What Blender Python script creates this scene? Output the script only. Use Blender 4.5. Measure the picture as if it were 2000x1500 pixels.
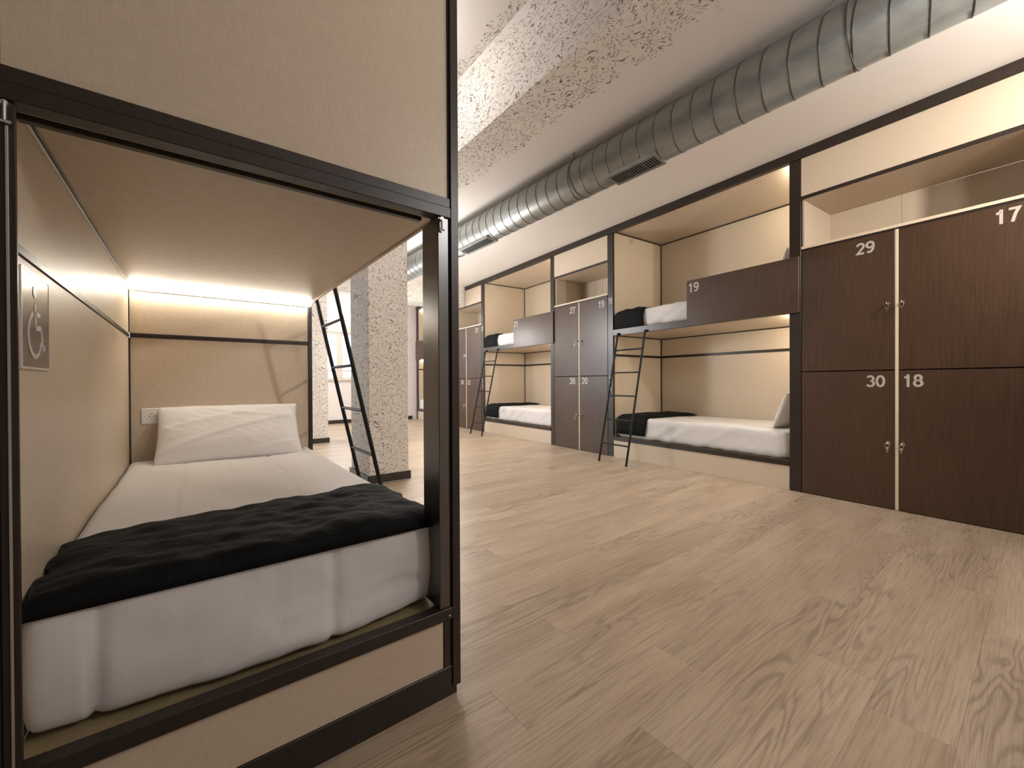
import bpy, bmesh, math, random
from mathutils import Vector, Matrix, noise
random.seed(7)
for o in list(bpy.data.objects): bpy.data.objects.remove(o)
S = bpy.context.scene
C = S.collection

# ------------------------------------------------------------------ camera
# room axes: +Y runs down the room along the near bunk, +X across to the row of bunks
LR = 0.0636          # the row on the right stands slightly skewed to the room
XR = 4.0027          # its front plane (row axes)
CAM_H = 0.9513
def cam_axes(yaw, pitch, roll):
    f = Vector((math.sin(yaw)*math.cos(pitch), math.cos(yaw)*math.cos(pitch), math.sin(pitch)))
    r = Vector((math.cos(yaw), -math.sin(yaw), 0)); u = r.cross(f)
    return f, r*math.cos(roll)+u*math.sin(roll), -r*math.sin(roll)+u*math.cos(roll)
f_, r_, u_ = cam_axes(0.66, -0.0052, -0.0049)
cd = bpy.data.cameras.new('camera'); cam = bpy.data.objects.new('camera', cd); C.objects.link(cam)
cam.matrix_world = Matrix(((r_.x,u_.x,-f_.x,0),(r_.y,u_.y,-f_.y,0),(r_.z,u_.z,-f_.z,CAM_H),(0,0,0,1)))
cd.sensor_width = 36; cd.lens = 36*809.421/2000; cd.clip_start = 0.02
S.camera = cam

# ------------------------------------------------------------------ world, lights, exposure
W = bpy.data.worlds.new('world'); S.world = W; W.use_nodes = True
bgn = W.node_tree.nodes['Background']; bgn.inputs[0].default_value = (0.72,0.84,1.0,1); bgn.inputs[1].default_value = 2.2
S.view_settings.view_transform = 'Standard'; S.view_settings.look = 'None'
S.view_settings.gamma = 1.0; S.view_settings.use_curve_mapping = False
S.view_settings.exposure = 0.95
def point(name, loc, power, col, rad):
    l = bpy.data.lights.new(name, 'POINT'); l.energy = power; l.color = col; l.shadow_soft_size = rad
    o = bpy.data.objects.new(name, l); C.objects.link(o); o.location = loc; return o
def area(name, loc, rot, sx, sy, power, col):
    l = bpy.data.lights.new(name, 'AREA'); l.shape = 'RECTANGLE'; l.size = sx; l.size_y = sy; l.energy = power; l.color = col
    o = bpy.data.objects.new(name, l); C.objects.link(o); o.location = loc; o.rotation_euler = rot; return o
WARM = (1.0,0.93,0.85); NEUT = (1.0,0.97,0.95)
ls = bpy.data.lights.new('room_lamp','SPOT'); ls.energy = 86; ls.color = WARM; ls.shadow_soft_size = 0.06; ls.spot_size = math.radians(166); ls.spot_blend = 0.5
lo = bpy.data.objects.new('room_lamp', ls); C.objects.link(lo); lo.location = (3.04,-0.85,2.42)
lo.rotation_euler = Vector((0.25,0.92,0.30)).to_track_quat('-Z','Y').to_euler()
point('step_lamp', (1.05,2.90,3.22), 12, NEUT, 0.08)
point('middle_lamp', (2.30,5.0,1.85), 54, NEUT, 0.25)
point('row_fill', (3.42,6.55,1.80), 18, NEUT, 0.20)  # unseen fill added to brighten the far ceiling, no known fixture
point('far_lamp', (2.6,8.9,2.1), 18, NEUT, 0.10)
point('rear_fill', (1.9,-1.1,2.4), 30, NEUT, 0.15)  # fill light added behind the camera for the floor and foot panel
area('side_glare_light', (-1.30,8.6,1.60), (0,math.radians(-90),0), 1.3, 1.8, 80, (0.90,0.95,1.0))  # added light giving the lockers a cool glare; no window known here

# ------------------------------------------------------------------ helpers
def node_mat(name):
    m = bpy.data.materials.new(name); m.use_nodes = True
    nt = m.node_tree; b = nt.nodes['Principled BSDF']
    return m, nt, b
def N(nt, t, **kw):
    n = nt.nodes.new(t)
    for k, v in kw.items():
        if k.startswith('i_'): n.inputs[k[2:].replace('_',' ')].default_value = v
        else: setattr(n, k, v)
    return n
def ramp(nt, src, stops):
    r = nt.nodes.new('ShaderNodeValToRGB'); e = r.color_ramp.elements
    e[0].position, e[0].color = stops[0][0], (*stops[0][1],1)
    e[1].position, e[1].color = stops[-1][0], (*stops[-1][1],1)
    for p, c in stops[1:-1]:
        x = e.new(p); x.color = (*c,1)
    nt.links.new(src, r.inputs[0]); return r.outputs[0]
def coords(nt, scale=(1,1,1), kind='Object', add=None):
    tc = nt.nodes.new('ShaderNodeTexCoord'); mp = nt.nodes.new('ShaderNodeMapping')
    mp.inputs['Scale'].default_value = scale
    src = tc.outputs[kind]
    if add is not None:
        va = nt.nodes.new('ShaderNodeVectorMath'); va.operation = 'ADD'
        nt.links.new(src, va.inputs[0]); nt.links.new(add, va.inputs[1]); src = va.outputs[0]
    nt.links.new(src, mp.inputs[0]); return mp.outputs[0]
def noise_tex(nt, vec, scale, detail=3, rough=0.5, dist=0):
    n = nt.nodes.new('ShaderNodeTexNoise'); n.inputs['Scale'].default_value = scale
    n.inputs['Detail'].default_value = detail; n.inputs['Roughness'].default_value = rough; n.inputs['Distortion'].default_value = dist
    nt.links.new(vec, n.inputs['Vector']); return n.outputs['Fac']
def bump(nt, b, h, strength, dist=0.002):
    n = nt.nodes.new('ShaderNodeBump'); n.inputs['Strength'].default_value = strength; n.inputs['Distance'].default_value = dist
    nt.links.new(h, n.inputs['Height']); nt.links.new(n.outputs[0], b.inputs['Normal'])
def math_n(nt, op, a, bb=None, c=None, clamp=False):
    n = nt.nodes.new('ShaderNodeMath'); n.operation = op; n.use_clamp = clamp
    for i, v in enumerate((a, bb, c)):
        if v is None: continue
        if isinstance(v, (int,float)): n.inputs[i].default_value = v
        else: nt.links.new(v, n.inputs[i])
    return n.outputs[0]
def mixc(nt, fac, a, b):
    n = nt.nodes.new('ShaderNodeMix'); n.data_type = 'RGBA'
    for sock, v in ((n.inputs['Factor'],fac),(n.inputs[6],a),(n.inputs[7],b)):
        if isinstance(v,(int,float)): sock.default_value = v
        elif isinstance(v,tuple): sock.default_value = (*v,1)
        else: nt.links.new(v, sock)
    return n.outputs[2]

def plain(name, col, rough=0.5, metal=0, nscale=60, var=0.12, bmp=0.0, spec=0.5):
    m, nt, b = node_mat(name)
    v = coords(nt); f = noise_tex(nt, v, nscale, 3)
    lo = tuple(c*(1-var) for c in col); hi = tuple(min(1,c*(1+var)) for c in col)
    nt.links.new(ramp(nt, f, [(0.3,lo),(0.7,hi)]), b.inputs['Base Color'])
    b.inputs['Roughness'].default_value = rough; b.inputs['Metallic'].default_value = metal
    b.inputs['Specular IOR Level'].default_value = spec
    if bmp: bump(nt, b, f, bmp)
    return m
def laminate(name, col, rough=0.4, weave=0.10):
    # linen-look laminate: two crossed fine thread noises
    m, nt, b = node_mat(name)
    a = noise_tex(nt, coords(nt,(30,30,400)), 1.0, 3); c = noise_tex(nt, coords(nt,(400,400,30)), 1.0, 3)
    s = math_n(nt,'ADD',a,c); g = noise_tex(nt, coords(nt), 1.7, 2)
    s2 = math_n(nt,'MULTIPLY_ADD', g, 0.25, s)
    lo = tuple(x*(1-weave) for x in col); hi = tuple(min(1,x*(1+weave)) for x in col)
    nt.links.new(ramp(nt, math_n(nt,'MULTIPLY',s2,0.5), [(0.40,lo),(0.74,hi)]), b.inputs['Base Color'])
    b.inputs['Roughness'].default_value = rough
    bump(nt, b, s, 0.12, 0.0006); return m
def brown_wood(name, col, rough=0.33):
    m, nt, b = node_mat(name)
    a = noise_tex(nt, coords(nt,(90,90,4)), 1.0, 5, 0.6); g = noise_tex(nt, coords(nt), 2.0, 2)
    s = math_n(nt,'MULTIPLY_ADD', g, 0.5, a)
    lo = tuple(x*0.72 for x in col); hi = tuple(x*1.3 for x in col)
    nt.links.new(ramp(nt, s, [(0.5,lo),(1.0,hi)]), b.inputs['Base Color'])
    b.inputs['Roughness'].default_value = rough; bump(nt, b, a, 0.08, 0.0006); return m
def emit(name, col, strength):
    m, nt, b = node_mat(name)
    b.inputs['Base Color'].default_value = (*col,1); b.inputs['Emission Color'].default_value = (*col,1)
    b.inputs['Emission Strength'].default_value = strength; return m

M = {}
M['beige'] = laminate('beige_laminate', (0.58,0.48,0.365), 0.40)
M['beige_edge'] = laminate('beige_edge_band', (0.66,0.54,0.40), 0.45, 0.05)
M['deck'] = plain('raw_board', (0.30,0.235,0.13), 0.6, nscale=25)
M['brown'] = brown_wood('brown_laminate', (0.060,0.032,0.018), 0.36)
M['dark'] = brown_wood('dark_brown_frame', (0.022,0.014,0.010), 0.36)
M['dark_gloss'] = brown_wood('dark_brown_gloss', (0.024,0.016,0.012), 0.30)
M['dark_gloss'].node_tree.nodes['Principled BSDF'].inputs['Specular IOR Level'].default_value = 1.0
M['dark_gloss'].node_tree.nodes['Principled BSDF'].inputs['Coat Weight'].default_value = 0.7
M['dark_gloss'].node_tree.nodes['Principled BSDF'].inputs['Coat Roughness'].default_value = 0.28
M['black_metal'] = plain('black_powder_coat', (0.009,0.010,0.009), 0.5, 0.0, 300, 0.2, 0.0, 0.25)
M['chrome'] = plain('chrome', (0.75,0.73,0.70), 0.16, 1.0, 40, 0.05)
M['alu'] = plain('aluminium_profile', (0.66,0.63,0.58), 0.32, 1.0, 40, 0.05)
M['number'] = plain('silver_numeral', (0.46,0.41,0.36), 0.40, 0.0, 60, 0.06)
M['led'] = emit('led_strip_light', (1.0,0.91,0.73), 90.0)
M['led_white'] = emit('led_strip_white', (1.0,0.96,0.87), 24.0)
M['bulb'] = emit('lamp_bulb', (1.0,0.93,0.82), 30.0)
M['wall'] = plain('white_paint', (0.76,0.71,0.67), 0.7, nscale=8, var=0.03, bmp=0.05)
M['white_plastic'] = plain('white_plastic', (0.78,0.76,0.72), 0.3, nscale=40, var=0.02)
M['socket_dark'] = plain('socket_hole', (0.10,0.09,0.085), 0.5)
M['plate_grey'] = plain('sign_grey', (0.085,0.075,0.075), 0.22, nscale=30, var=0.1)
M['sign_white'] = plain('sign_white', (0.62,0.60,0.56), 0.3, nscale=30, var=0.03)
M['slot'] = plain('vent_slot_shade', (0.006,0.006,0.006), 0.8)  # near-black colour standing for the shade inside the vent slots
M['window_frame'] = plain('window_frame_paint', (0.62,0.55,0.48), 0.5, nscale=30, var=0.04)
M['key_black'] = plain('dark_steel', (0.08,0.075,0.07), 0.3, 1.0)

def cloth(name, col, rough=0.85, sheen=0.0, nscale=500, var=0.04, bscale=9, bstr=0.25):
    m, nt, b = node_mat(name)
    f = noise_tex(nt, coords(nt), nscale, 2); w = noise_tex(nt, coords(nt), bscale, 4, 0.55, 0.8)
    lo = tuple(c*(1-var) for c in col); hi = tuple(min(1,c*(1+var)) for c in col)
    nt.links.new(ramp(nt, f, [(0.3,lo),(0.7,hi)]), b.inputs['Base Color'])
    b.inputs['Roughness'].default_value = rough
    if sheen: b.inputs['Sheen Weight'].default_value = sheen; b.inputs['Sheen Roughness'].default_value = 0.4; b.inputs['Sheen Tint'].default_value = (0.6,0.65,0.7,1)
    bump(nt, b, w, bstr, 0.006); return m
M['sheet'] = cloth('white_sheet', (0.68,0.655,0.645))
M['pillow'] = cloth('white_pillowcase', (0.74,0.71,0.69), bscale=12, bstr=0.35)
M['fleece'] = cloth('black_fleece', (0.0022,0.0030,0.0036), 0.8, 0.0, 160, 0.5, 34, 0.8)
M['fleece'].node_tree.nodes['Principled BSDF'].inputs['Specular IOR Level'].default_value = 0.22

def plaster(name):
    # off-white plaster with short brush flicks in brown, olive and a few rust strokes
    m, nt, b = node_mat(name)
    geo = nt.nodes.new('ShaderNodeNewGeometry'); pos = geo.outputs['Position']
    def strokes(seed, ang, scale, stretch, thr, soft):
        mp = nt.nodes.new('ShaderNodeMapping'); mp.inputs['Location'].default_value = (seed,seed*1.7,seed*0.6)
        mp.inputs['Rotation'].default_value = ang
        wn = nt.nodes.new('ShaderNodeTexNoise'); wn.inputs['Scale'].default_value = 5.5; wn.inputs['Detail'].default_value = 1
        nt.links.new(pos, wn.inputs['Vector'])
        sub = nt.nodes.new('ShaderNodeVectorMath'); sub.operation = 'MULTIPLY_ADD'
        nt.links.new(wn.outputs['Color'], sub.inputs[0]); sub.inputs[1].default_value = (0.22,0.22,0.22); nt.links.new(pos, sub.inputs[2])
        nt.links.new(sub.outputs[0], mp.inputs[0])
        mp.inputs['Scale'].default_value = (scale, scale/stretch, scale)
        n = nt.nodes.new('ShaderNodeTexNoise'); n.inputs['Scale'].default_value = 1; n.inputs['Detail'].default_value = 2; n.inputs['Roughness'].default_value = 0.6
        nt.links.new(mp.outputs[0], n.inputs['Vector'])
        return ramp(nt, n.outputs['Fac'], [(thr,(0,0,0)),(thr+soft,(1,1,1))])
    s1 = strokes(1.3,(0.5,0.3,0.6),72,3.0,0.605,0.04)
    s2 = strokes(5.1,(1.1,-0.5,-0.5),78,3.2,0.608,0.04)
    s3 = strokes(9.7,(0.2,0.9,1.4),64,3.2,0.61,0.05)
    sp = nt.nodes.new('ShaderNodeSeparateXYZ'); nt.links.new(pos, sp.inputs[0])
    px, py, pz = sp.outputs
    edge = noise_tex(nt, pos, 5.0, 4, 0.65)
    jit = math_n(nt,'MULTIPLY_ADD', edge, 0.42, -0.21)
    # painted band: the soffit strip beside the ceiling step, the step face, pillars and cross beam
    nm = nt.nodes.new('ShaderNodeSeparateXYZ'); nt.links.new(geo.outputs['Normal'], nm.inputs[0])
    flat = math_n(nt,'GREATER_THAN', math_n(nt,'ABSOLUTE', nm.outputs[2]), 0.6)
    hi = math_n(nt,'LESS_THAN', math_n(nt,'ADD',px,jit), 2.19)
    lo = math_n(nt,'GREATER_THAN', math_n(nt,'ADD',px,jit), 1.72)
    upper = math_n(nt,'LESS_THAN', math_n(nt,'ADD',pz,math_n(nt,'MULTIPLY',jit,0.7)), 3.46)
    soff = math_n(nt,'MULTIPLY', math_n(nt,'MULTIPLY',hi,lo), math_n(nt,'LESS_THAN', py, 7.34))
    inv = math_n(nt,'SUBTRACT', 1, flat)
    side = math_n(nt,'MULTIPLY', inv, upper)
    mask = math_n(nt,'MAXIMUM', math_n(nt,'MULTIPLY',soff,flat), side)
    dens = ramp(nt, noise_tex(nt, pos, 2.2, 2), [(0.25,(0.55,)*3),(0.65,(1,1,1))])
    col = mixc(nt, math_n(nt,'MULTIPLY', mask, 0.35), (0.76,0.715,0.67), (0.78,0.71,0.63))
    hue = noise_tex(nt, pos, 3.1, 2)
    c1 = ramp(nt, hue, [(0.34,(0.15,0.115,0.06)),(0.5,(0.05,0.040,0.032)),(0.68,(0.08,0.062,0.045))])
    rare = ramp(nt, noise_tex(nt, pos, 3.6, 1), [(0.60,(0,0,0)),(0.66,(1,1,1))])
    c2 = mixc(nt, rare, (0.14,0.11,0.065), (0.38,0.14,0.05))
    m1 = math_n(nt,'MULTIPLY', math_n(nt,'MULTIPLY',s1,mask), dens)
    m2 = math_n(nt,'MULTIPLY', math_n(nt,'MULTIPLY',s2,mask), dens)
    m3 = math_n(nt,'MULTIPLY', math_n(nt,'MULTIPLY',s3,mask), 0.8)
    col = mixc(nt, m1, col, c1); col = mixc(nt, m2, col, c1); col = mixc(nt, m3, col, c2)
    nt.links.new(col, b.inputs['Base Color']); b.inputs['Roughness'].default_value = 0.75
    bump(nt, b, math_n(nt,'ADD', noise_tex(nt,pos,9,4), math_n(nt,'MULTIPLY',m1,0.3)), 0.12, 0.01)
    return m
M['plaster'] = plaster('brushed_plaster')

def plank_mat():
    m, nt, b = node_mat('oak_plank')
    oi = nt.nodes.new('ShaderNodeObjectInfo'); rnd = oi.outputs['Random']
    cmb = nt.nodes.new('ShaderNodeCombineXYZ')
    nt.links.new(math_n(nt,'MULTIPLY',rnd,37.0), cmb.inputs[0]); nt.links.new(math_n(nt,'MULTIPLY',rnd,91.0), cmb.inputs[1]); nt.links.new(math_n(nt,'MULTIPLY',rnd,13.0), cmb.inputs[2])
    off = cmb.outputs[0]
    fine = noise_tex(nt, coords(nt,(5,150,1),'Object',off), 1, 4, 0.65)
    fld = noise_tex(nt, coords(nt,(1.25,9.0,1),'Object',off), 1, 2.2, 0.5, 0.5)
    rings = math_n(nt,'SINE', math_n(nt,'MULTIPLY', fld, 75.0))
    rings = math_n(nt,'MULTIPLY_ADD', rings, 0.5, 0.5)
    rmask = ramp(nt, noise_tex(nt, coords(nt,(1.1,4.0,1),'Object',off), 1, 2), [(0.47,(0,0,0)),(0.63,(1,1,1))])
    big = noise_tex(nt, coords(nt,(1.0,7,1),'Object',off), 1, 3)
    base = ramp(nt, big, [(0.3,(0.43,0.33,0.235)),(0.7,(0.57,0.455,0.34))])
    base = mixc(nt, math_n(nt,'MULTIPLY', ramp(nt, fine, [(0.44,(0,0,0)),(0.68,(1,1,1))]), 0.55), base, (0.25,0.18,0.12))
    base = mixc(nt, math_n(nt,'MULTIPLY', math_n(nt,'MULTIPLY', math_n(nt,'POWER',rings,2.5), rmask), 0.55), base, (0.215,0.155,0.105))
    tint = math_n(nt,'MULTIPLY_ADD', rnd, 0.09, 0.955)
    hsv = nt.nodes.new('ShaderNodeHueSaturation'); nt.links.new(tint, hsv.inputs['Value']); nt.links.new(base, hsv.inputs['Color'])
    nt.links.new(hsv.outputs[0], b.inputs['Base Color'])
    nt.links.new(math_n(nt,'MULTIPLY_ADD', fine, 0.16, 0.30), b.inputs['Roughness'])
    bump(nt, b, fine, 0.10, 0.0008); return m
M['plank'] = plank_mat()
M['subfloor'] = plain('joint_brown', (0.26,0.19,0.13), 0.8)

def duct_mat():
    m, nt, b = node_mat('galvanised_steel')
    v = coords(nt,(6,3,6)); f = noise_tex(nt, v, 2.5, 4, 0.6)
    nt.links.new(ramp(nt, f, [(0.3,(0.27,0.28,0.265)),(0.7,(0.35,0.36,0.34))]), b.inputs['Base Color'])
    b.inputs['Metallic'].default_value = 0.6
    nt.links.new(math_n(nt,'MULTIPLY_ADD', f, 0.2, 0.30), b.inputs['Roughness']); return m
M['duct'] = duct_mat()
M['duct_seam'] = plain('duct_seam', (0.13,0.13,0.12), 0.4, 0.8)

def glass_mat():
    m, nt, b = node_mat('window_glass')
    b.inputs['Base Color'].default_value = (0.9,0.95,1,1); b.inputs['Transmission Weight'].default_value = 1.0
    b.inputs['Roughness'].default_value = 0.25; b.inputs['IOR'].default_value = 1.02; return m
M['glass'] = glass_mat()

# ------------------------------------------------------------------ mesh helpers
def box(bm, x0,x1,y0,y1,z0,z1, bev=0.0):
    vs = [bm.verts.new(p) for p in ((x0,y0,z0),(x1,y0,z0),(x1,y1,z0),(x0,y1,z0),(x0,y0,z1),(x1,y0,z1),(x1,y1,z1),(x0,y1,z1))]
    fs = [bm.faces.new([vs[i] for i in q]) for q in ((0,3,2,1),(4,5,6,7),(0,1,5,4),(1,2,6,5),(2,3,7,6),(3,0,4,7))]
    if bev:
        es = list({e for f in fs for e in f.edges})
        bmesh.ops.bevel(bm, geom=es, offset=bev, segments=1, affect='EDGES', profile=0.5)
def tube(bm, p0, p1, r, n=12, r1=None):
    p0, p1 = Vector(p0), Vector(p1); d = (p1-p0).normalized(); r1 = r if r1 is None else r1
    a = Vector((0,0,1)) if abs(d.z) < 0.9 else Vector((1,0,0)); u = d.cross(a).normalized(); v = d.cross(u)
    A = []; B = []
    for i in range(n):
        t = 2*math.pi*i/n; w = u*math.cos(t)+v*math.sin(t)
        A.append(bm.verts.new(p0+w*r)); B.append(bm.verts.new(p1+w*r1))
    for i in range(n): bm.faces.new((A[i],B[i],B[(i+1)%n],A[(i+1)%n]))
    bm.faces.new(A); bm.faces.new(B[::-1])
def ring(bm, c, axis, R, r, n=18, k=8):
    c = Vector(c); d = Vector(axis).normalized(); a = Vector((0,0,1)) if abs(d.z)<0.9 else Vector((1,0,0))
    u = d.cross(a).normalized(); v = d.cross(u); rows = []
    for i in range(n):
        t = 2*math.pi*i/n; w = u*math.cos(t)+v*math.sin(t)
        rows.append([bm.verts.new(c+w*(R+r*math.cos(2*math.pi*j/k))+d*r*math.sin(2*math.pi*j/k)) for j in range(k)])
    for i in range(n):
        for j in range(k): bm.faces.new((rows[i][j],rows[(i+1)%n][j],rows[(i+1)%n][(j+1)%k],rows[i][(j+1)%k]))
def obj(name, bm, mat, parent=None, smooth=False):
    if isinstance(bm, bpy.types.Mesh): me = bm
    else:
        bmesh.ops.recalc_face_normals(bm, faces=bm.faces)
        me = bpy.data.meshes.new(name); bm.to_mesh(me); bm.free()
        if smooth:
            for p in me.polygons: p.use_smooth = True
    me.materials.clear(); me.materials.append(M[mat] if isinstance(mat,str) else mat)
    o = bpy.data.objects.new(name, me); C.objects.link(o)
    if parent: o.parent = parent
    return o
def part(name, mat, parent, *a, bev=0.0015):
    bm = bmesh.new(); box(bm, *a, bev=bev); return obj(name, bm, mat, parent)
def tag(o, label, cat, group=None):
    o['label'] = label; o['category'] = cat
    if group: o['group'] = group
    return o
def thing(name, label, cat, loc=(0,0,0), rz=0.0, group=None):
    o = bpy.data.objects.new(name, None); C.objects.link(o); o.empty_display_size = 0.2
    o.location = loc; o.rotation_euler = (0,0,rz); return tag(o, label, cat, group)
def struct(o): o['kind'] = 'structure'; return o
def rowpt(x, y, z=0.0):          # row axes -> room axes
    c, s = math.cos(LR), math.sin(LR); return (x*c+y*s, -x*s+y*c, z)

def arc(cx, cy, rx, ry, a0, a1, n=18):
    return [(cx+rx*math.cos(math.radians(a0+(a1-a0)*i/n)), cy+ry*math.sin(math.radians(a0+(a1-a0)*i/n))) for i in range(n+1)]
GLYPH = {'0':[(arc(0,0,.225,.415,0,360,32)[:-1],True)],
 '1':[([(.06,.5),(.06,-.5)],False),([(-.17,.25),(-.06,.27),(.03,.36)],False)],
 '2':[(arc(0,.195,.215,.22,172,-32)+[(-.20,-.415),(.25,-.415)],False)],
 '3':[(arc(-.01,.21,.195,.205,155,-90)+arc(-.01,-.205,.225,.21,90,-158),False)],
 '6':[(arc(0,-.185,.215,.23,0,360,28)[:-1],True),(arc(.03,-.05,.25,.465,55,188),False)],
 '7':[([(-.24,.415),(.22,.415),(.06,.05),(-.07,-.5)],False)],
 '8':[(arc(0,.215,.175,.20,0,360,24)[:-1],True),(arc(0,-.20,.22,.215,0,360,28)[:-1],True)]}
GLYPH['9'] = [([(-x,-y) for x,y in p],c) for p,c in GLYPH['6']]
def text_obj(txt, size, parent, loc, mat='number', sx=1.0, name='number'):
    # flat numerals in the plane x = 0, reading towards -y, up +z
    bm = bmesh.new(); w = 0.085; adv = 0.64
    for k, ch in enumerate(txt):
        ox = (k-(len(txt)-1)/2)*adv
        for pts, closed in GLYPH[ch]:
            n = len(pts); rows = []
            for i,(px,py) in enumerate(pts):
                q0 = pts[(i-1)%n] if (closed or i) else pts[i]; q1 = pts[(i+1)%n] if (closed or i < n-1) else pts[i]
                d0 = Vector((px-q0[0],py-q0[1])); d1 = Vector((q1[0]-px,q1[1]-py))
                if d0.length < 1e-6: d0 = d1
                if d1.length < 1e-6: d1 = d0
                d0.normalize(); d1.normalize(); t_ = (d0+d1).normalized(); nn = Vector((-t_.y,t_.x)); c_ = max(0.5,nn.dot(Vector((-d0.y,d0.x))))
                rows.append([(px+nn.x*w*e/c_, py+nn.y*w*e/c_) for e in (1,-1)])
            T = lambda q,x: bm.verts.new((x, -(q[0]+ox)*size*sx, q[1]*size))
            V = [[T(r[0],-0.0014),T(r[1],-0.0014),T(r[1],0.0),T(r[0],0.0)] for r in rows]
            m_ = n if closed else n-1
            for i in range(m_):
                A, B = V[i], V[(i+1)%n]
                for j in range(4): bm.faces.new((A[j],B[j],B[(j+1)%4],A[(j+1)%4]))
            if not closed: bm.faces.new(V[0]); bm.faces.new(V[-1][::-1])
    o = obj(name, bm, mat, parent); o.location = loc; return o

# ------------------------------------------------------------------ setting
YN, YE, XW = -2.6, 10.1, -1.35     # wall behind the camera, end wall, left wall
ZC, ZU, XS = 2.905, 3.50, 1.803    # ceiling, raised ceiling, step between them
floor = part('floor', 'subfloor', None, XW, 5.9, YN, YE, -0.10, -0.009, bev=0); struct(floor)
PW, PL = 0.182, 1.22
bm = bmesh.new(); box(bm, 0.0002, PL-0.0002, 0.0002, PW-0.0002, -0.0085, 0.0, bev=0.0003); pme = bpy.data.meshes.new('plank'); bm.to_mesh(pme); bm.free()
pme.materials.append(M['plank'])
ny = 0
y = -0.77
while y < YE-0.02:
    offx = [0.0,0.43,0.83,0.19,0.62,1.03][ny % 6] + random.uniform(-.06,.06)
    x = -1.9 + offx
    while x < 4.9:
        rowx = (XR + y*math.sin(LR))/math.cos(LR)
        hidden = (x > rowx+0.12) or (x+PL < 0.1 and y < 3.1) or (x+PL < 0.5 and 1.15 < y < 2.9) or (x+PL < 0.6 and y < 0.5) or (x+PL < 0.2 and y > 3.1) or (x > 2.6 and y < -0.5) or x+PL<0.0
        if not hidden:
            o = bpy.data.objects.new('plank', pme); C.objects.link(o); o.parent = floor; o.location = (x,y,0)
        x += PL
    y += PW; ny += 1
bm = bmesh.new()
box(bm, XW,5.9,YN,YE, -0.0095,-0.0088)
fm = obj('floor_covering', bm, 'plank', floor)

def shell(name, mat, *a): return struct(part(name, mat, None, *a, bev=0))
shell('ceiling', 'plaster', XS, 5.9, YN, YE, ZC, ZU+0.1)
shell('ceiling', 'plaster', XW, XS, YN, 7.6, ZU, ZU+0.1)
shell('ceiling', 'wall', XW, XS, 7.6, YE, 2.98, ZU+0.1)
shell('trim_1', 'plaster', XW, 5.2, 7.36, 7.84, 2.50, ZU)          # cross beam
shell('wall_left', 'brown', XW-0.1, XW, YN, YE, 0, ZU)
shell('wall_back', 'wall', XW, 5.9, YN-0.1, YN, 0, ZU)
wr = part('wall_right', 'wall', None, 1.03, 1.13, -3.2, 11.0, 0, ZC, bev=0); struct(wr)
wr.location = rowpt(XR,0); wr.rotation_euler = (0,0,-LR)
# end wall with window opening
WX0, WX1, WZ0, WZ1 = 2.42, 3.10, 1.03, 2.12
bm = bmesh.new()
for a in ((XW,WX0,0,ZU),(WX1,5.9,0,ZU),(WX0,WX1,0,WZ0),(WX0,WX1,WZ1,ZU)): box(bm, a[0],a[1],YE,YE+0.16,a[2],a[3])
struct(obj('wall_end', bm, 'wall'))
shell('baseboard_end', 'dark', XW, 4.55, YE-0.016, YE, 0, 0.085)
win = struct(part('window_1', 'window_frame', None, WX0-0.05, WX1+0.05, YE-0.05, YE-0.001, WZ1, WZ1+0.16, bev=0.004))   # shutter box over the casements
def wpart(n, m, *a, parent=win): return part(n, m, parent, *a)
for x0,x1,z0,z1 in ((WX0,WX0+0.045,WZ0,WZ1),(WX1-0.045,WX1,WZ0,WZ1),(WX0+0.045,WX1-0.045,WZ1-0.05,WZ1),(WX0+0.045,WX1-0.045,WZ0,WZ0+0.04),(WX0+0.045,WX1-0.045,1.205,1.25)):
    wpart('window_frame', 'window_frame', x0,x1,YE+0.03,YE+0.10,z0,z1)
wpart('mullion', 'window_frame', 2.69,2.83,YE+0.02,YE+0.11,WZ0+0.04,1.205); wpart('mullion', 'window_frame', 2.69,2.83,YE+0.02,YE+0.11,1.25,WZ1-0.05)
for x0,x1 in ((WX0+0.045,2.69),(2.83,WX1-0.045)):
    for z0,z1 in ((WZ0+0.04,1.205),(1.25,WZ1-0.05)): wpart('pane','glass',x0,x1,YE+0.06,YE+0.066,z0,z1)
wpart('window_sill','window_frame',WX0-0.04,WX1+0.04,YE-0.06,YE-0.001,WZ0-0.03,WZ0)
# patterned pillars
def pillar(name, x0,x1,y0,y1, ztop, lab):
    o = struct(part(name, 'plaster', None, x0,x1,y0,y1,0,ztop, bev=0.008))
    bmm = bmesh.new(); t = 0.016
    for a in ((x0-t,x1+t,y0-t,y0),(x0-t,x1+t,y1,y1+t),(x0-t,x0,y0,y1),(x1,x1+t,y0,y1)): box(bmm,*a,0,0.075)
    b_ = obj('skirting', bmm, 'dark', o); return o
pillar('wall_pillar', 1.315,1.712,3.89,4.42, ZU, '')
pillar('wall_pillar', 1.30,1.737,7.03,7.355, ZU, '')

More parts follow.
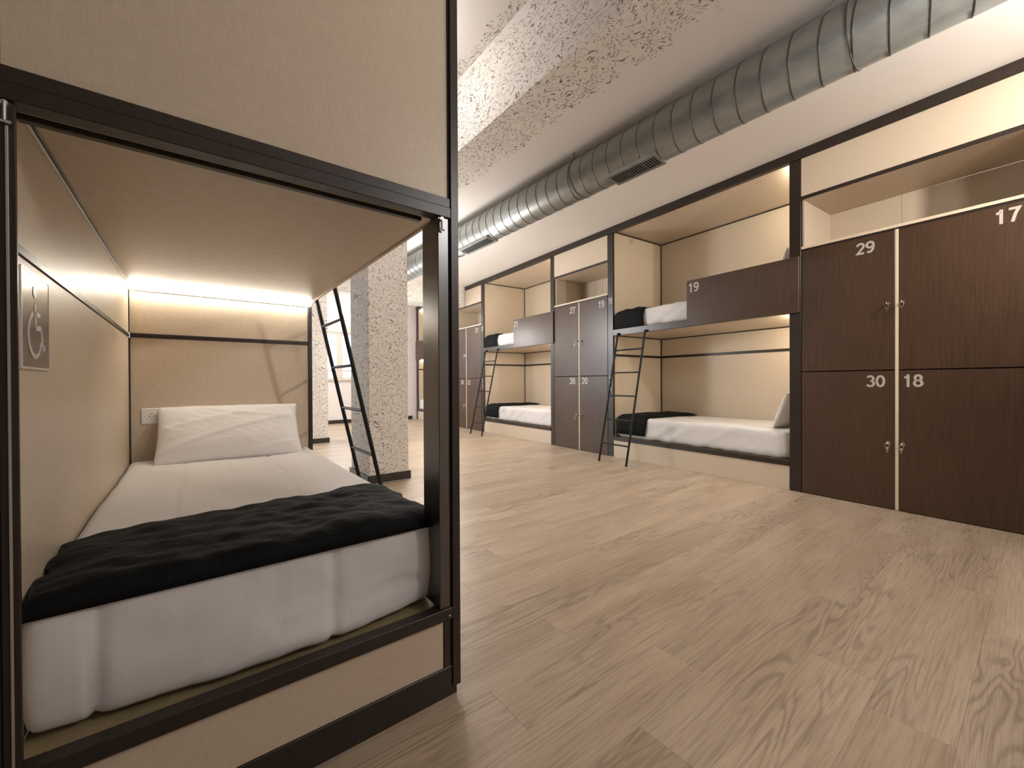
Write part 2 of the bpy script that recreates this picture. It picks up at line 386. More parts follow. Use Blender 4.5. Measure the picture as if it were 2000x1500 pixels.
# ------------------------------------------------------------------ soft goods
def soft_box(name, mat, dims, r, amp, seed, parent=None, nx=(24,24,6), creases=None):
    # rounded cushion-like block standing on z = 0, centred in x and y
    lx, ly, lz = dims; bm = bmesh.new(); key = {}
    def v(i,j,k):
        if (i,j,k) in key: return key[(i,j,k)]
        p = Vector((lx*(i/nx[0]-.5), ly*(j/nx[1]-.5), lz*(k/nx[2]-.5)))
        h = Vector((lx/2-r, ly/2-r, lz/2-r))
        q = Vector((max(-h.x,min(h.x,p.x)), max(-h.y,min(h.y,p.y)), max(-h.z,min(h.z,p.z))))
        d = p-q
        if d.length > 1e-9: p = q + d.normalized()*r
        nrm = (p-q).normalized() if (p-q).length > 1e-6 else Vector((0,0,0))
        P = p*3.0+Vector((seed,seed*2,seed*3))
        w = noise.noise(P)*0.6+noise.noise(P*2.7)*0.3+noise.noise(Vector((P.x*9,P.y*2,P.z*2)))*0.25
        if creases: w += creases(p)
        p = p + nrm*amp*w
        key[(i,j,k)] = bm.verts.new((p.x,p.y,p.z+lz/2)); return key[(i,j,k)]
    a,b,c = nx
    for i in range(a):
        for j in range(b):
            bm.faces.new((v(i,j,0),v(i,j+1,0),v(i+1,j+1,0),v(i+1,j,0))); bm.faces.new((v(i,j,c),v(i+1,j,c),v(i+1,j+1,c),v(i,j+1,c)))
    for i in range(a):
        for k in range(c):
            bm.faces.new((v(i,0,k),v(i+1,0,k),v(i+1,0,k+1),v(i,0,k+1))); bm.faces.new((v(i,b,k),v(i,b,k+1),v(i+1,b,k+1),v(i+1,b,k)))
    for j in range(b):
        for k in range(c):
            bm.faces.new((v(0,j,k),v(0,j,k+1),v(0,j+1,k+1),v(0,j+1,k))); bm.faces.new((v(a,j,k),v(a,j+1,k),v(a,j+1,k+1),v(a,j,k+1)))
    return obj(name, bm, mat, parent, True)
def pillow(name, w, h, t, seed):
    # lies in the x (width) / z (height) plane, thickness along y, standing on z = 0
    bm = bmesh.new(); nu, nv = 84, 48; sheets = []
    for s in (-1,1):
        g = []
        for i in range(nu+1):
            row = []
            for j in range(nv+1):
                u = 2*i/nu-1; vv = 2*j/nv-1
                th = (max(0,1-abs(u)**3.2)**0.6)*(max(0,1-abs(vv)**2.6)**0.6)
                pinch = 1-0.055*(1-abs(vv)**2)*0.6; pz = 1-0.10*(1-abs(u)**2)*0.3
                P = Vector((u*2.2+seed, vv*1.6, s*3.0+seed))
                wr_ = noise.noise(P*1.5)*0.5+noise.noise(Vector((P.x*1.2+P.y*2.0,P.x*0.6-P.y*1.2,seed))*2.6)*0.5
                rg = 0.0
                for kx,kz,ph,fr in ((0.45,1.0,0.3,1.5),(0.5,-0.9,1.7,1.2)):
                    nn_ = noise.noise(Vector(((u*kx+vv*kz)*fr+ph+seed,(vv*kx-u*kz)*0.22*fr,seed*1.3+ph))); rg += max(0.0,1-abs(nn_)*5.0)**1.5*0.5
                yy = s*(t/2*th*(1+0.10*wr_)) + 0.012*th*wr_ + s*0.010*rg*min(1,th*2)
                x = u*w/2*pinch; z = (vv*pz+1)*h/2
                row.append((x,yy,z))
            g.append(row)
        sheets.append(g)
    V = {}
    def vert(s,i,j):
        k = ('e',i,j) if i in (0,nu) or j in (0,nv) else (s,i,j)
        if k not in V: V[k] = bm.verts.new(sheets[s][i][j])
        return V[k]
    for s in (0,1):
        for i in range(nu):
            for j in range(nv):
                q = (vert(s,i,j),vert(s,i+1,j),vert(s,i+1,j+1),vert(s,i,j+1)); bm.faces.new(q if s==0 else q[::-1])
    return obj(name, bm, 'pillow', None, True)
def blanket(name, path, W, T, seed, mat='fleece', nw=28, nt_=46, amp=0.012, skew=None):
    # folded throw: path in (d, z), spread along the second axis; vertices (w, d, z)
    pts = [Vector(p) for p in path]; L = [0]
    for i in range(1,len(pts)): L.append(L[-1]+(pts[i]-pts[i-1]).length)
    def at(s):
        for i in range(1,len(L)):
            if s <= L[i] or i == len(L)-1:
                t = (s-L[i-1])/(L[i]-L[i-1]); return pts[i-1].lerp(pts[i],t)
    st = [at(L[-1]*i/nt_) for i in range(nt_+1)]
    for _ in range(3): st = [st[0]]+[(st[i-1]+st[i]*2+st[i+1])/4 for i in range(1,nt_)]+[st[-1]]
    bm = bmesh.new(); rows = []
    for i,p in enumerate(st):
        q0, q1 = st[max(0,i-1)], st[min(nt_,i+1)]; d = (q1-q0).normalized(); n = Vector((-d.y,d.x))
        endf = min(1.0, min(i,nt_-i)/2.5+0.25)
        loop = []
        for side in (1,0):
            for j in (range(nw+1) if side else range(nw,-1,-1)):
                u = 2*j/nw-1; e = max(0.0,1-abs(u)**5)**0.5
                w = (u*0.5)*W
                P = Vector((u*W*2.5, L[-1]*i/nt_*4.0, seed))
                wob = 0.02*noise.noise(Vector((i*0.16,seed,u*0.8)))
                if skew: w += skew(i/nt_, u)
                if side:
                    wr_ = noise.noise(P*1.6)*0.8+noise.noise(Vector((P.x*1.2+P.y*0.9,P.y*2.6,seed))*2.8)*0.8
                    off = T*e*endf + amp*wr_*e*endf
                else: off = 0.0015
                q = p+n*off
                loop.append(bm.verts.new((w+wob, q.x, q.y)))
        rows.append(loop)
    m = len(rows[0])
    for i in range(nt_):
        for j in range(m):
            bm.faces.new((rows[i][j],rows[i+1][j],rows[i+1][(j+1)%m],rows[i][(j+1)%m]))
    bm.faces.new(rows[0]); bm.faces.new(rows[-1][::-1])
    return obj(name, bm, mat, None, True)
def ladder(lab, loc, rz, gap=0.42, top=1.545, lean=0.34, x_dir=-1):
    # stiles lean on x = 0 at the top, feet stand out towards x_dir
    t = thing('bunk_ladder', lab, 'ladder', loc, rz, 'black metal bunk ladders')
    X = lambda z: x_dir*(0.016+lean*(top-z)/top)
    for s in (-1,1):
        bm = bmesh.new(); tube(bm, (X(0),s*gap/2,0), (X(top),s*gap/2,top), 0.0125, 12); st = obj('stile', bm, 'black_metal', t, False)
        bm = bmesh.new(); tube(bm, (X(0),s*gap/2,-0.0), (X(0.012),s*gap/2,0.012), 0.0145, 12); obj('rubber_foot', bm, 'black_metal', st)
        bm = bmesh.new(); tube(bm, (X(top),s*gap/2-0.0,top-0.006), (0.014,s*gap/2,top-0.012), 0.015, 12); obj('bracket', bm, 'black_metal', st)
    for z in (0.215,0.50,0.78,1.055,1.33):
        bm = bmesh.new(); tube(bm, (X(z),-gap/2,z), (X(z),gap/2,z), 0.0095, 10); obj('rung', bm, 'black_metal', t)
    return t

# ------------------------------------------------------------------ the row of bunks and lockers
# local axes of every row unit: x = 0 front plane, +x into the wall, y along the row
D = 0.97
def bunk(lab, yh, L, d, boardnum=None, postnums=(), group='built-in double bunks along the wall'):
    """yh: head end along the row, d=+1/-1 direction from head to foot"""
    t = thing('bunk_bed', lab, 'bunk bed', rowpt(XR, yh), -LR, group)
    def P(name, mat, x0,x1,s0,s1,z0,z1,parent=t,bev=0.0015):
        a, b = sorted((d*s0, d*s1)); return part(name, mat, parent, x0,x1,a,b,z0,z1,bev=bev)
    pts = []
    for s0,s1 in ((-0.088,-0.001),(L+0.001,L+0.088)):
        pts.append(P('post','dark',0.0,0.03,s0,s1,0,2.824))
    for s0,s1 in ((-0.022,0.0),(L,L+0.022)):
        P('end_panel','beige',0.031,D,s0,s1,1.605,2.845); 
        P('end_panel','beige',0.031,D,s0,s1,0.255,1.268); P('end_panel','beige',0.031,D,s0,s1,1.298,1.534)
        a,b = (0.0,0.004) if s0 < 0 else (L-0.004,L); P('trim_strip','dark',0.031,D,a-0.004,b,1.269,1.297,bev=0.001)
    P('back_panel','beige',D,D+0.02,0,L,1.605,2.845); P('back_panel','beige',D,D+0.02,0,L,0.255,1.268); P('back_panel','beige',D,D+0.02,0,L,1.298,1.534)
    P('trim_strip','dark',D-0.006,D+0.002,0.006,L-0.006,1.269,1.297,bev=0.001)
    for z0,z1 in ((0.3,1.53),(1.62,2.83)):
        for s in (0.001,L-0.013): P('corner_bead','dark',D-0.012,D,s,s+0.012,z0,z1,bev=0.001)
    for z in (1.522,2.832): P('ceiling_bead','dark',D-0.010,D,0.014,L-0.014,z,z+0.012,bev=0.001)
    for z in (1.522,2.832):
        for s in (0.001,L-0.013): P('ceiling_bead','dark',0.04,D-0.014,s,s+0.012,z,z+0.012,bev=0.001)
    P('upper_ceiling','beige',0.031,D+0.02,-0.02,L+0.02,2.845,2.865)
    P('upper_deck','beige',0.031,D,0.0,L,1.534,1.60)
    P('lower_deck','deck',0.031,D,0.0,L,0.225,0.252)
    P('upper_rail','dark',0.0,0.03,0,L,1.528,1.602)
    P('base_rail','dark',-0.006,0.03,0,L,0.211,0.256)
    P('base_panel','beige',0.004,0.022,0,L,0.0,0.21)
    gb = P('guard_board','brown',-0.021,-0.001,-0.082,0.962,1.528,2.002)
    if boardnum: text_obj(boardnum, 0.098, gb, (-0.0212, d*0.885, 1.925))
    for txt, s, z, h, sx in postnums: text_obj(txt, h, pts[1], (-0.0002, d*s, z), sx=sx)
    for z in (2.826,1.514): P('led_strip','led',0.10,0.93,0.002,0.012,z-0.008,z+0.006,bev=0)
    bm = bmesh.new(); y0 = d*(L-0.003); tube(bm,(0.33,y0,2.78),(0.33,y0-d*0.03,2.78),0.006,8); tube(bm,(0.33,y0-d*0.03,2.75),(0.33,y0-d*0.03,2.79),0.005,8); obj('hook',bm,'chrome',t)
    return t
def row_set(o, x, y, z, rz=0.0):
    o.location = rowpt(XR+x, y, z); o.rotation_euler = (0,0,-LR+rz); return o
def bedding(yh, L, d, name, upper=True, blankets=True, pillows=True, seed=1):
    g1,g2,g3 = 'sheeted mattresses in the wall bunks','folded black blankets in the wall bunks','white pillows in the wall bunks'
    def cr(p):    # pulled sheet folds along the front side
        return 1.5*noise.noise(Vector((p.y*8+p.z*13+seed,p.z*2,seed)))*(1 if p.x < -0.38 else 0.12)
    for lvl,zb,h in (('lower',0.2535,0.255),('upper',1.6015,0.215)):
        if lvl == 'upper' and not upper: continue
        m = soft_box('mattress','sheet',(0.905,L-0.03,h),0.045,0.010,seed+zb,nx=(22,70,9),creases=cr)
        row_set(m, 0.495, yh+d*L/2, zb); tag(m, f'white sheeted mattress, {lvl} bed of {name}', 'mattress', g1)
        if pillows:
            p = pillow('pillow', 0.62, 0.36, 0.13, seed+zb)
            # leans on the head panel
            p.rotation_mode = 'XYZ'
            p.location = rowpt(XR+0.46, yh+d*0.20, zb+h-0.002)
            p.rotation_euler = (math.radians(20)*1, 0, (-LR+math.pi/2*0) if d > 0 else math.pi-LR)
            tag(p, f'white pillow at the head of the {lvl} bed of {name}', 'pillow', g3)
        if blankets:
            top = zb+h+0.006
            if lvl == 'lower': path = [(-0.006,zb+0.045),(-0.002,top-0.10),(0.004,top-0.03),(0.05,top),(0.5,top+0.004),(0.90,top)]; Wd = 0.46; sk = (lambda q,u: d*(-0.10*q))
            else: path = [(-0.012,zb-0.008),(-0.008,top-0.10),(0.0,top-0.03),(0.05,top),(0.5,top+0.004),(0.90,top)]; Wd = 0.43; sk = (lambda q,u: 0.012*(1-q)*u)
            b = blanket('blanket', path, Wd, 0.028, seed*3+zb, amp=0.010, skew=sk)
            me = b.data
            for v in me.vertices: v.co = Vector((v.co.y, v.co.x, v.co.z))
            me.flip_normals(); 
            row_set(b, 0.03, yh+d*(L-Wd/2-0.012), 0); tag(b, f'black blanket folded on the {lvl} bed of {name}', 'blanket', g2)

def lock(door, y, z, seed):
    bm = bmesh.new(); tube(bm,(0.0,y,z),(-0.006,y,z),0.0125,16); tube(bm,(-0.006,y,z),(-0.016,y,z),0.0095,16); lk = obj('lock',bm,'chrome',door)
    rnd = random.Random(seed); a = rnd.uniform(-.35,.35)
    bm = bmesh.new()
    box(bm,-0.034,-0.012,y-0.0012,y+0.0012,z-0.004,z+0.004); ring(bm,(-0.042,y,z),(0,1,0),0.009,0.0022,14,6)
    ring(bm,(-0.043,y+0.004*a,z-0.016),(1,0.6+a,0.1),0.013,0.0013,18,6)
    yy = y+0.010*a; box(bm,-0.046,-0.043,yy-0.008,yy+0.008,z-0.044,z-0.027,0.001); box(bm,-0.0455,-0.0435,yy-0.003,yy+0.003,z-0.066,z-0.044)
    obj('key',bm,'chrome',door)
def locker(lab, ya, yb, ydiv, nums, fascia_end=None):
    """ya < yb along the row; ydiv = middle of the light divider strip; nums: {col: ((text,y,z),(text,y,z))}"""
    t = thing('locker_cabinet', lab, 'locker', rowpt(XR, ya), -LR, 'brown locker cabinets between the bunks')
    def P(name, mat, x0,x1,y0,y1,z0,z1,parent=t,bev=0.0015): return part(name, mat, parent, x0,x1,y0-ya,y1-ya,z0,z1,bev=bev)
    P('side_panel','beige',0.022,0.57,ya,ya+0.018,0,2.474); P('side_panel','beige',0.022,0.57,yb-0.018,yb,0,2.474)
    w = (yb-ya-0.036)/2; ym = yb-0.018-0.5*(yb-ya)
    P('back_panel','beige',0.57,0.585,ya,ym+0.12,0.02,2.474); P('back_panel','beige',0.57,0.585,ym+0.122,yb,0.02,2.474)
    P('cubby_floor','beige',0.003,0.569,ya+0.0185,yb-0.0185,2.058,2.078); P('top_edge','beige_edge',-0.002,0.0025,ya,yb,2.058,2.079,bev=0.0005)
    P('cubby_top','beige',0.003,0.57,ya,yb,2.475,2.504); P('cubby_top_edge','dark',-0.003,0.0025,ya,yb,2.475,2.504,bev=0.0005)
    P('door_rail','dark',0.004,0.02,ya+0.0185,yb-0.0185,2.036,2.057)
    fe = fascia_end or yb
    P('fascia','beige',0.0,0.018,ya,fe,2.505,2.824)
    P('divider','beige_edge',-0.002,0.05,ydiv-0.0095,ydiv+0.0095,0.004,2.045)
    k = 0
    for col,(y0,y1,yl) in {'L':(ydiv+0.0125,yb-0.003,ydiv+0.045),'R':(ya+0.003,ydiv-0.0125,ydiv-0.036)}.items():
        for lvl,(z0,z1,zl) in enumerate(((1.028,2.040,1.51),(0.006,1.020,0.49))):
            dr = P('door','brown',-0.001,0.018,y0,y1,z0,z1)
            lock(dr, yl-ya, zl, k+int(ya*10)); dr_l = dr; k += 1
            for o in dr.children: o.location.x -= 0.001
            if nums.get((col,lvl)):
                txt, ny_, nz = nums[(col,lvl)]; text_obj(txt, 0.090, dr, (-0.0012, ny_-ya, nz))
    return t

locker('brown locker cabinet numbered 29, 17, 30 and 18, nearest on the right', 0.31, 1.529, 0.9205,
       {('L',0):('29',1.101,1.957),('R',0):('17',0.405,1.970),('L',1):('30',1.041,0.943),('R',1):('18',0.836,0.946)})
locker('brown locker cabinet numbered 27, 19, 28 and 20, between the two bunks', 3.708, 4.762, 4.236,
       {('L',0):('27',4.364,1.958),('R',0):('19',3.817,1.958),('L',1):('28',4.37,0.960),('R',1):('20',4.124,0.960)})
locker('brown locker cabinet numbered 21 and 22, glaring beside the far bunk ladder', 6.945, 8.11, 7.56,
       {('R',0):('21',7.117,1.965),('R',1):('22',7.445,0.945),('L',1):('26',7.737,0.950)}, fascia_end=7.585)
bunk('built-in bunk with guard board numbered 19 beside the nearest lockers', 1.62, 1.997, 1, '19', (('19',2.045,1.974,0.088,0.60),('2',2.045,0.972,0.078,0.8),('0',2.045,0.866,0.078,0.8)))
bunk('built-in bunk with guard board numbered 21 between two locker cabinets', 4.853, 2.0, 1, '21', (('21',2.045,1.974,0.088,0.60),('2',2.045,0.972,0.078,0.8),('2',2.045,0.866,0.078,0.8)))
bunk('farthest built-in bunk of the row, glimpsed beside the near bunk post', 10.235, 1.94, -1)
bedding(1.62, 1.997, 1, 'the bunk beside the nearest lockers', seed=3)
bedding(4.853, 2.0, 1, 'the bunk amid the row', seed=8)
bedding(10.235, 1.94, -1, 'the farthest bunk', blankets=False, seed=12)
for lab, yl in (('black metal ladder leaning on the wall bunk beside the nearest lockers', 3.315),('black metal ladder leaning on the wall bunk in the middle of the row', 6.53)):
    ladder(lab, rowpt(XR-0.003, yl), -LR, 0.41)
# end post and crown along the top of the row
for a,b,n in ((0.218,0.306,'trim_2'),): 
    o = part(n,'dark',None,0,0.03,a,b,0,2.824); struct(o); o.location = rowpt(XR,0); o.rotation_euler=(0,0,-LR)
crown = bpy.data.objects.new('trim_3', None); C.objects.link(crown); crown['kind']='structure'; crown.location = rowpt(XR,0); crown.rotation_euler=(0,0,-LR)
ys = [-0.9,0.88,1.40,3.66,4.81,6.9,7.585]
for a,b in zip(ys,ys[1:]): part('crown_board','dark',crown,-0.012,0.04,a+0.0005,b-0.0005,2.826,ZC-0.001)
part('crown_board','dark',crown,-0.012,0.04,8.2,10.32,2.826,ZC-0.001)

# ------------------------------------------------------------------ near bunk
nb = thing('bunk_bed', 'near built-in bunk seen from its open foot end, with an accessibility sign inside', 'bunk bed', (0.19,1.105,0))
def NP(name, mat, x0,x1,y0,y1,z0,z1,parent=nb,bev=0.0015):
    return part(name, mat, parent, x0-0.19,x1-0.19,y0-1.105,y1-1.105,z0,z1,bev=bev)
XL, YB, ZD = -0.262, 3.034, 1.487
# foot end frame
NP('corner_post','dark',0.6235,0.650,1.100,1.235,0.028,2.88); NP('corner_post','dark',-0.33,-0.262,1.100,1.115,0.0,2.88)
NP('inner_post','dark_gloss',0.5835,0.6175,1.106,1.212,0.272,1.443); NP('inner_post','dark',-0.2615,-0.2385,1.106,1.114,0.272,1.443)
NP('edge_highlight','alu',-0.2505,-0.2465,1.1025,1.1055,0.272,1.40,bev=0.0005)  # bright metal strip added in place of the highlight along the post edge
NP('inner_post','dark',0.596,0.6175,1.106,1.14,0.090,0.236)
NP('beam','dark',-0.262,0.6225,1.103,1.140,1.4755,1.504); NP('beam','dark',-0.262,0.6225,1.099,1.140,1.444,1.475)
NP('upper_foot_panel','beige',-0.2575,0.6195,1.112,1.130,1.504,2.86); NP('post_filler','dark',0.6195,0.6230,1.108,1.14,0.09,2.86,bev=0)
NP('bottom_rail','dark',-0.2615,0.6225,1.098,1.135,0.2365,0.2715)
NP('base_panel','beige',-0.2615,0.596,1.110,1.128,0.090,0.236); NP('plinth','dark',-0.262,0.640,1.107,1.140,0.0,0.0895)
NP('rail_bolt','chrome',0.6085,0.6125,1.0965,1.0985,0.247,0.251,bev=0.0005)
NP('curtain_track','dark',-0.2615,0.583,1.214,1.234,1.4635,1.4865)
NP('track_filler','beige_edge',-0.2615,0.583,1.141,1.2135,1.474,1.4865)
for x in (-0.249,0.5915):
    bm = bmesh.new(); cx, cy = x-0.19, 1.101-1.105
    tube(bm,(cx,cy+0.004,1.435),(cx,cy-0.006,1.435),0.005,10); tube(bm,(cx,cy-0.004,1.437),(cx,cy-0.004,1.405),0.0035,10); tube(bm,(cx-0.006,cy-0.004,1.403),(cx+0.008,cy-0.004,1.403),0.0030,8)
    obj('curtain_bracket', bm, 'chrome', nb)
# inside
NP('wall_panel','beige',XL-0.016,XL,1.1155,YB,0.256,1.203); NP('wall_panel','beige',XL-0.016,XL,1.1155,YB,1.222,ZD)
NP('trim_strip','dark',XL-0.016,XL+0.004,1.1155,YB-0.001,1.2035,1.2215,bev=0.001)
NP('head_panel','beige',XL-0.016,0.626,YB,YB+0.018,0.256,1.203); NP('head_panel','beige',XL-0.016,0.626,YB,YB+0.018,1.227,ZD)
NP('trim_strip','dark',XL+0.005,0.626,YB-0.004,YB+0.018,1.2035,1.2265,bev=0.001)
NP('corner_bead','dark',XL+0.0002,XL+0.007,YB-0.007,YB-0.0002,0.30,1.20,bev=0.001); NP('corner_bead','dark',XL+0.0002,XL+0.005,YB-0.005,YB-0.0002,1.23,1.462,bev=0.001)
NP('rear_post','dark',0.6265,0.648,YB-0.012,YB+0.03,0.0,ZD)
NP('upper_deck','beige',XL,0.6345,1.2355,YB,ZD+0.0005,1.535); NP('deck_edge','beige_edge',0.635,0.646,1.236,YB-0.013,ZD-0.006,1.535)
NP('ceiling_bead','white_plastic',XL+0.0005,XL+0.0055,1.238,YB-0.02,ZD-0.0075,ZD-0.0005,bev=0.0005); NP('ceiling_bead','dark',XL+0.006,XL+0.011,1.238,YB-0.02,ZD-0.004,ZD,bev=0.0005)
NP('led_strip','led_white',XL+0.006,0.640,YB-0.030,YB-0.012,ZD-0.0240,ZD-0.0120,bev=0)
NP('led_profile','alu',XL+0.006,0.640,YB-0.0115,YB-0.0080,ZD-0.028,ZD-0.0005,bev=0)
NP('lower_deck','deck',XL,0.634,1.136,YB,0.236,0.2555); NP('side_panel','beige',0.635,0.650,1.236,YB-0.013,0.0,0.255)
NP('side_rail','brown',0.647,0.660,1.236,2.2,ZD+0.02,1.95); NP('roof_panel','beige',-0.33,0.65,1.24,YB+0.03,2.86,2.88); NP('back_board','beige',XL-0.016,0.626,YB,YB+0.018,1.536,2.86); NP('wall_panel','beige',XL-0.016,XL,1.236,YB,1.536,2.86)
NP('rear_post','dark',0.6265,0.648,YB-0.012,YB+0.03,1.536,2.86)

# mattress, blanket, pillow of the near bunk
def cr_near(p):
    w = 0.0
    if p.y < -0.85:
        w += 1.0*noise.noise(Vector((p.x*5+p.z*6,p.z*3,2.2)))+0.8*noise.noise(Vector((p.x*11-p.z*8,p.z*4,6.2)))*(1.0 if p.z < 0 else 0.4)
        zl = p.z-(-0.055+0.05*p.x)
        w += -0.9*math.exp(-(zl/0.008)**2)*(1 if -0.02 < p.x < 0.40 else 0)
        w += 0.55*noise.noise(Vector((p.x*26+p.z*10,p.z*9,8.1)))*math.exp(-((p.z-0.085)/0.04)**2)
        for xc,s,a in ((0.12,0.012,-1.2),(-0.335,0.010,-1.4)):
            w += a*math.exp(-((p.x-xc-0.03*p.z)/s)**2)
    else:
        for xc in (-0.22,0.16): w += -0.7*math.exp(-((p.x-xc-0.02*p.y)/0.006)**2)
    return w
m = soft_box('mattress','sheet',(0.880,1.842,0.272),0.030,0.008,4.4,nx=(70,90,14),creases=cr_near)
m.location = (0.180,2.108,0.2565)
# the sheet hangs a little fuller at the foot corners
for v in m.data.vertices:
    if v.co.y < -0.80:
        k = (-0.80-v.co.y)/0.12; low = max(0,1-v.co.z/0.14)
        v.co.y -= 0.012*k*math.sin(max(0,min(1,v.co.z/0.27))*math.pi) + 0.035*k*low*max(0,1-((v.co.x-0.03)/0.40)**2)
        v.co.z += 0.018*low*k*(0.5+noise.noise(Vector((v.co.x*4,1.7,0.3))))
tag(m, 'white sheeted mattress in the near bunk, foot end towards the viewer', 'mattress')
def sk_near(q,u): return 0.0
bl = blanket('blanket', [(0.0,0.502),(0.006,0.520),(0.030,0.5335),(0.10,0.536),(0.30,0.536),(0.44,0.534)], 0.872, 0.022, 5.5, nw=80, nt_=44, amp=0.010)
for v in bl.data.vertices:
    u = (v.co.x+0.43)/0.86
    # back edge wanders: wider on the right
    f = v.co.y/0.44
    v.co.y += f*(0.10*u - 0.055 + 0.03*noise.noise(Vector((u*5,3.1,0))))
    v.co.z += 0.006*noise.noise(Vector((v.co.x*9,v.co.y*14,2.0)))*min(1,max(0,f*4))
bl.location = (0.176,1.175,0.0); tag(bl, 'folded black fleece blanket across the foot of the near bunk', 'blanket')
p = pillow('pillow', 0.70, 0.375, 0.145, 2.3); p.location = (0.192,2.80,0.522); p.rotation_euler = (math.radians(-38),0,math.radians(-2)); tag(p, 'white pillow propped against the head panel of the near bunk', 'pillow')
ladder('black metal ladder leaning on the side of the near bunk', (0.648,2.77,0), math.pi, 0.44, 1.535, 0.34)

# socket beside the pillow
sk = thing('power_socket','white double power socket plate beside the pillow of the near bunk','socket',(-0.105,YB,0.772))
part('face_plate','white_plastic',sk,-0.108,0.108,-0.010,-0.0005,-0.043,0.043,bev=0.002)
for cx in (-0.064,0.0,0.064):
    bm = bmesh.new(); ring(bm,(cx,-0.0105,0),(0,1,0),0.0185,0.0022,20,6); tube(bm,(cx,-0.0100,0),(cx,-0.0104,0),0.017,18); so = obj('outlet',bm,'white_plastic',sk)
    bm = bmesh.new(); tube(bm,(cx-0.0095,-0.0104,0),(cx-0.0095,-0.0108,0),0.0032,10); tube(bm,(cx+0.0095,-0.0104,0),(cx+0.0095,-0.0108,0),0.0032,10); box(bm,cx-0.0035,cx+0.0035,-0.0108,-0.0104,0.012,0.016); box(bm,cx-0.0035,cx+0.0035,-0.0108,-0.0104,-0.016,-0.012); obj('pin_hole',bm,'socket_dark',so)
# accessibility sign on the inside wall panel
sg = thing('accessibility_sign','grey plate with white wheelchair symbol on the wall inside the near bunk','sign',(XL,1.318,1.083))
part('plate','plate_grey',sg,0.0006,0.004,-0.098,0.098,-0.098,0.098,bev=0.001)
bm = bmesh.new()
for a in ((-0.100,0.100,-0.101,-0.0965),(-0.100,0.100,0.0965,0.101),(-0.101,-0.0965,-0.0965,0.0965),(0.0965,0.101,-0.0965,0.0965)): box(bm,0.0006,0.0048,a[0],a[1],a[2],a[3])
obj('border',bm,'sign_white',sg)
bm = bmesh.new()
def stroke(pts, w):
    for (a0,b0),(a1,b1) in zip(pts,pts[1:]):
        d_ = Vector((a1-a0,b1-b0)); n_ = Vector((-d_.y,d_.x)).normalized()*w/2
        q = [(a0+n_.x,b0+n_.y),(a0-n_.x,b0-n_.y),(a1-n_.x,b1-n_.y),(a1+n_.x,b1+n_.y)]
        lo = [bm.verts.new((0.0041,u,v)) for u,v in q]; hi = [bm.verts.new((0.0049,u,v)) for u,v in q]
        bm.faces.new(hi); 
        for i in range(4): bm.faces.new((lo[i],lo[(i+1)%4],hi[(i+1)%4],hi[i]))
stroke([(-0.010,0.038),(-0.006,-0.012),(0.034,-0.012),(0.046,-0.056),(0.062,-0.050)],0.012)
stroke([(-0.008,0.016),(0.026,0.016)],0.010)
stroke([(-0.012+0.046*math.cos(t),-0.028+0.046*math.sin(t)) for t in [math.radians(a) for a in range(110,341,10)]],0.010)
cvs = [bm.verts.new((0.0049,-0.012+0.013*math.cos(2*math.pi*i/16),0.062+0.013*math.sin(2*math.pi*i/16))) for i in range(16)]; bm.faces.new(cvs)
obj('wheelchair_symbol',bm,'sign_white',sg)

# ------------------------------------------------------------------ spiral duct under the ceiling
DX, DZ, DR = 2.700, 2.716, 0.1625
dt = thing('ventilation_duct','round galvanised spiral duct hanging below the ceiling along the row','duct',(DX,0,DZ))
bm = bmesh.new(); tube(bm,(0,-2.2,0),(0,7.355,0),DR,56); du = obj('duct_pipe',bm,'duct',dt,True)
for pl in du.data.polygons:
    if len(pl.vertices) > 4: pl.use_smooth = False
bm = bmesh.new(); pitch = 0.137; nseg = 28; turns = int(9.4/pitch); prev = None
for i in range(turns*nseg+1):
    a = 2*math.pi*i/nseg; yy = -2.1+pitch*i/nseg; c_, s_ = math.cos(a), math.sin(a)
    ringv = [bm.verts.new((c_*rr, yy+dy, s_*rr)) for rr,dy in ((DR-0.001,-0.0055),(DR+0.0028,-0.003),(DR+0.0028,0.003),(DR-0.001,0.0055))]
    if prev:
        for j in range(3): bm.faces.new((prev[j],prev[j+1],ringv[j+1],ringv[j]))
    prev = ringv
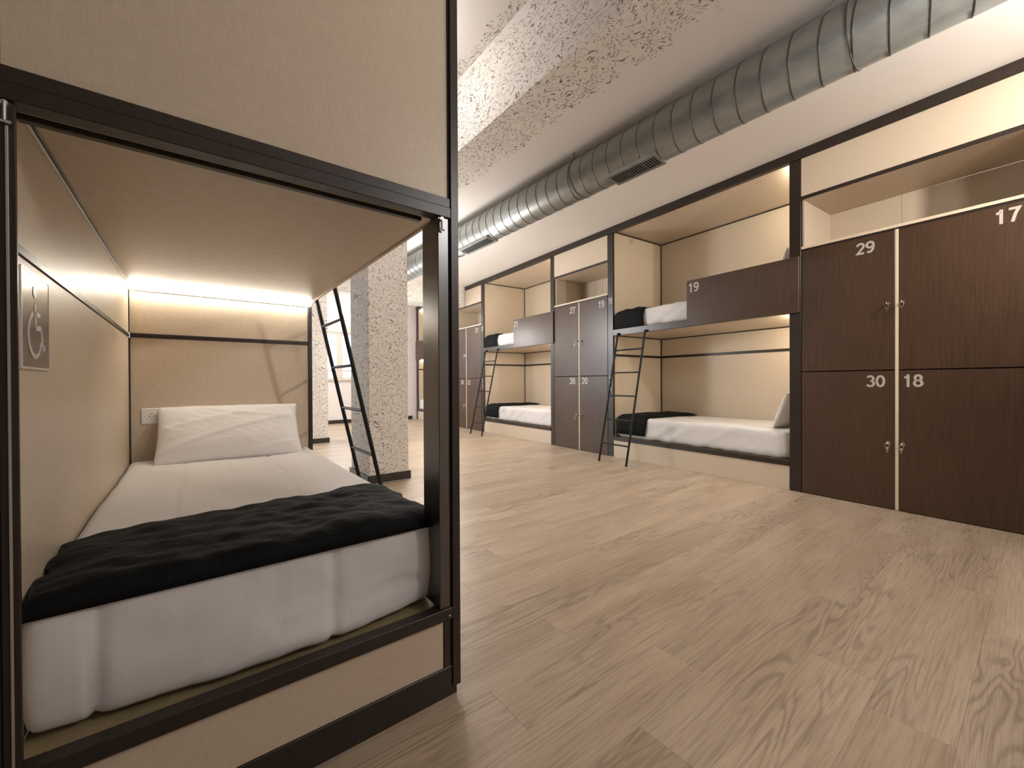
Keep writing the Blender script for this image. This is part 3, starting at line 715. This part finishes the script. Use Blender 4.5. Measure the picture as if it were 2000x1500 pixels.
obj('spiral_seam',bm,'duct_seam',dt,True)
def grille(y0,y1,ns,parent):
    zb = -DR+0.004; h = 0.078
    v = bpy.data.objects.new('vent_grille', None); C.objects.link(v); v.parent = parent; v.location = (0,0,0); v.rotation_euler = (0,math.radians(6),0)
    def gp(n,m,*a,bev=0.0008): return part(n,m,v,*a,bev=bev)
    gp('frame','duct',-h,h,y0,y0+0.024,zb-0.010,zb+0.03); gp('frame','duct',-h,h,y1-0.024,y1,zb-0.010,zb+0.03)
    gp('frame','duct',-h,-h+0.024,y0+0.024,y1-0.024,zb-0.010,zb+0.035); gp('frame','duct',h-0.024,h,y0+0.024,y1-0.024,zb-0.010,zb+0.035)
    gp('shade_sheet','slot',-h+0.024,h-0.024,y0+0.024,y1-0.024,zb-0.0050,zb+0.002,bev=0)  # black sheet behind the slats, painting the shade of the openings
    for i in range(ns):
        yy = y0+0.03+(y1-y0-0.06)*(i+0.5)/ns; gp('slat','duct',-h+0.024,h-0.024,yy-0.0028,yy+0.0028,zb-0.0098,zb-0.0052,bev=0)
grille(1.70,2.13,18,dt); grille(3.80,4.42,22,dt)
for yy in (0.6,2.47,4.6,6.6):
    bm = bmesh.new(); ring(bm,(0,yy,0),(0,1,0),DR+0.002,0.004,48,6); tube(bm,(0,yy,DR),(0,yy,ZC-DZ-0.001),0.005,8); tube(bm,(-0.10,yy,DR*0.75),(-0.10,yy,ZC-DZ-0.001),0.0035,8); obj('hanger',bm,'duct_seam',dt,True)

# ------------------------------------------------------------------ lamp on the end wall by the window
wl = thing('wall_lamp','round glowing lamp on the end wall above the window','lamp',(2.80,YE,2.60))
bm = bmesh.new(); tube(bm,(0,-0.001,0),(0,-0.02,0),0.05,24); tube(bm,(0,-0.02,0),(0,-0.05,0),0.012,12); obj('mount',bm,'window_frame',wl)
bm = bmesh.new(); bmesh.ops.create_uvsphere(bm,u_segments=20,v_segments=12,radius=0.062); bmesh.ops.translate(bm,verts=bm.verts,vec=(0,-0.105,0)); obj('globe',bm,'bulb',wl,True)
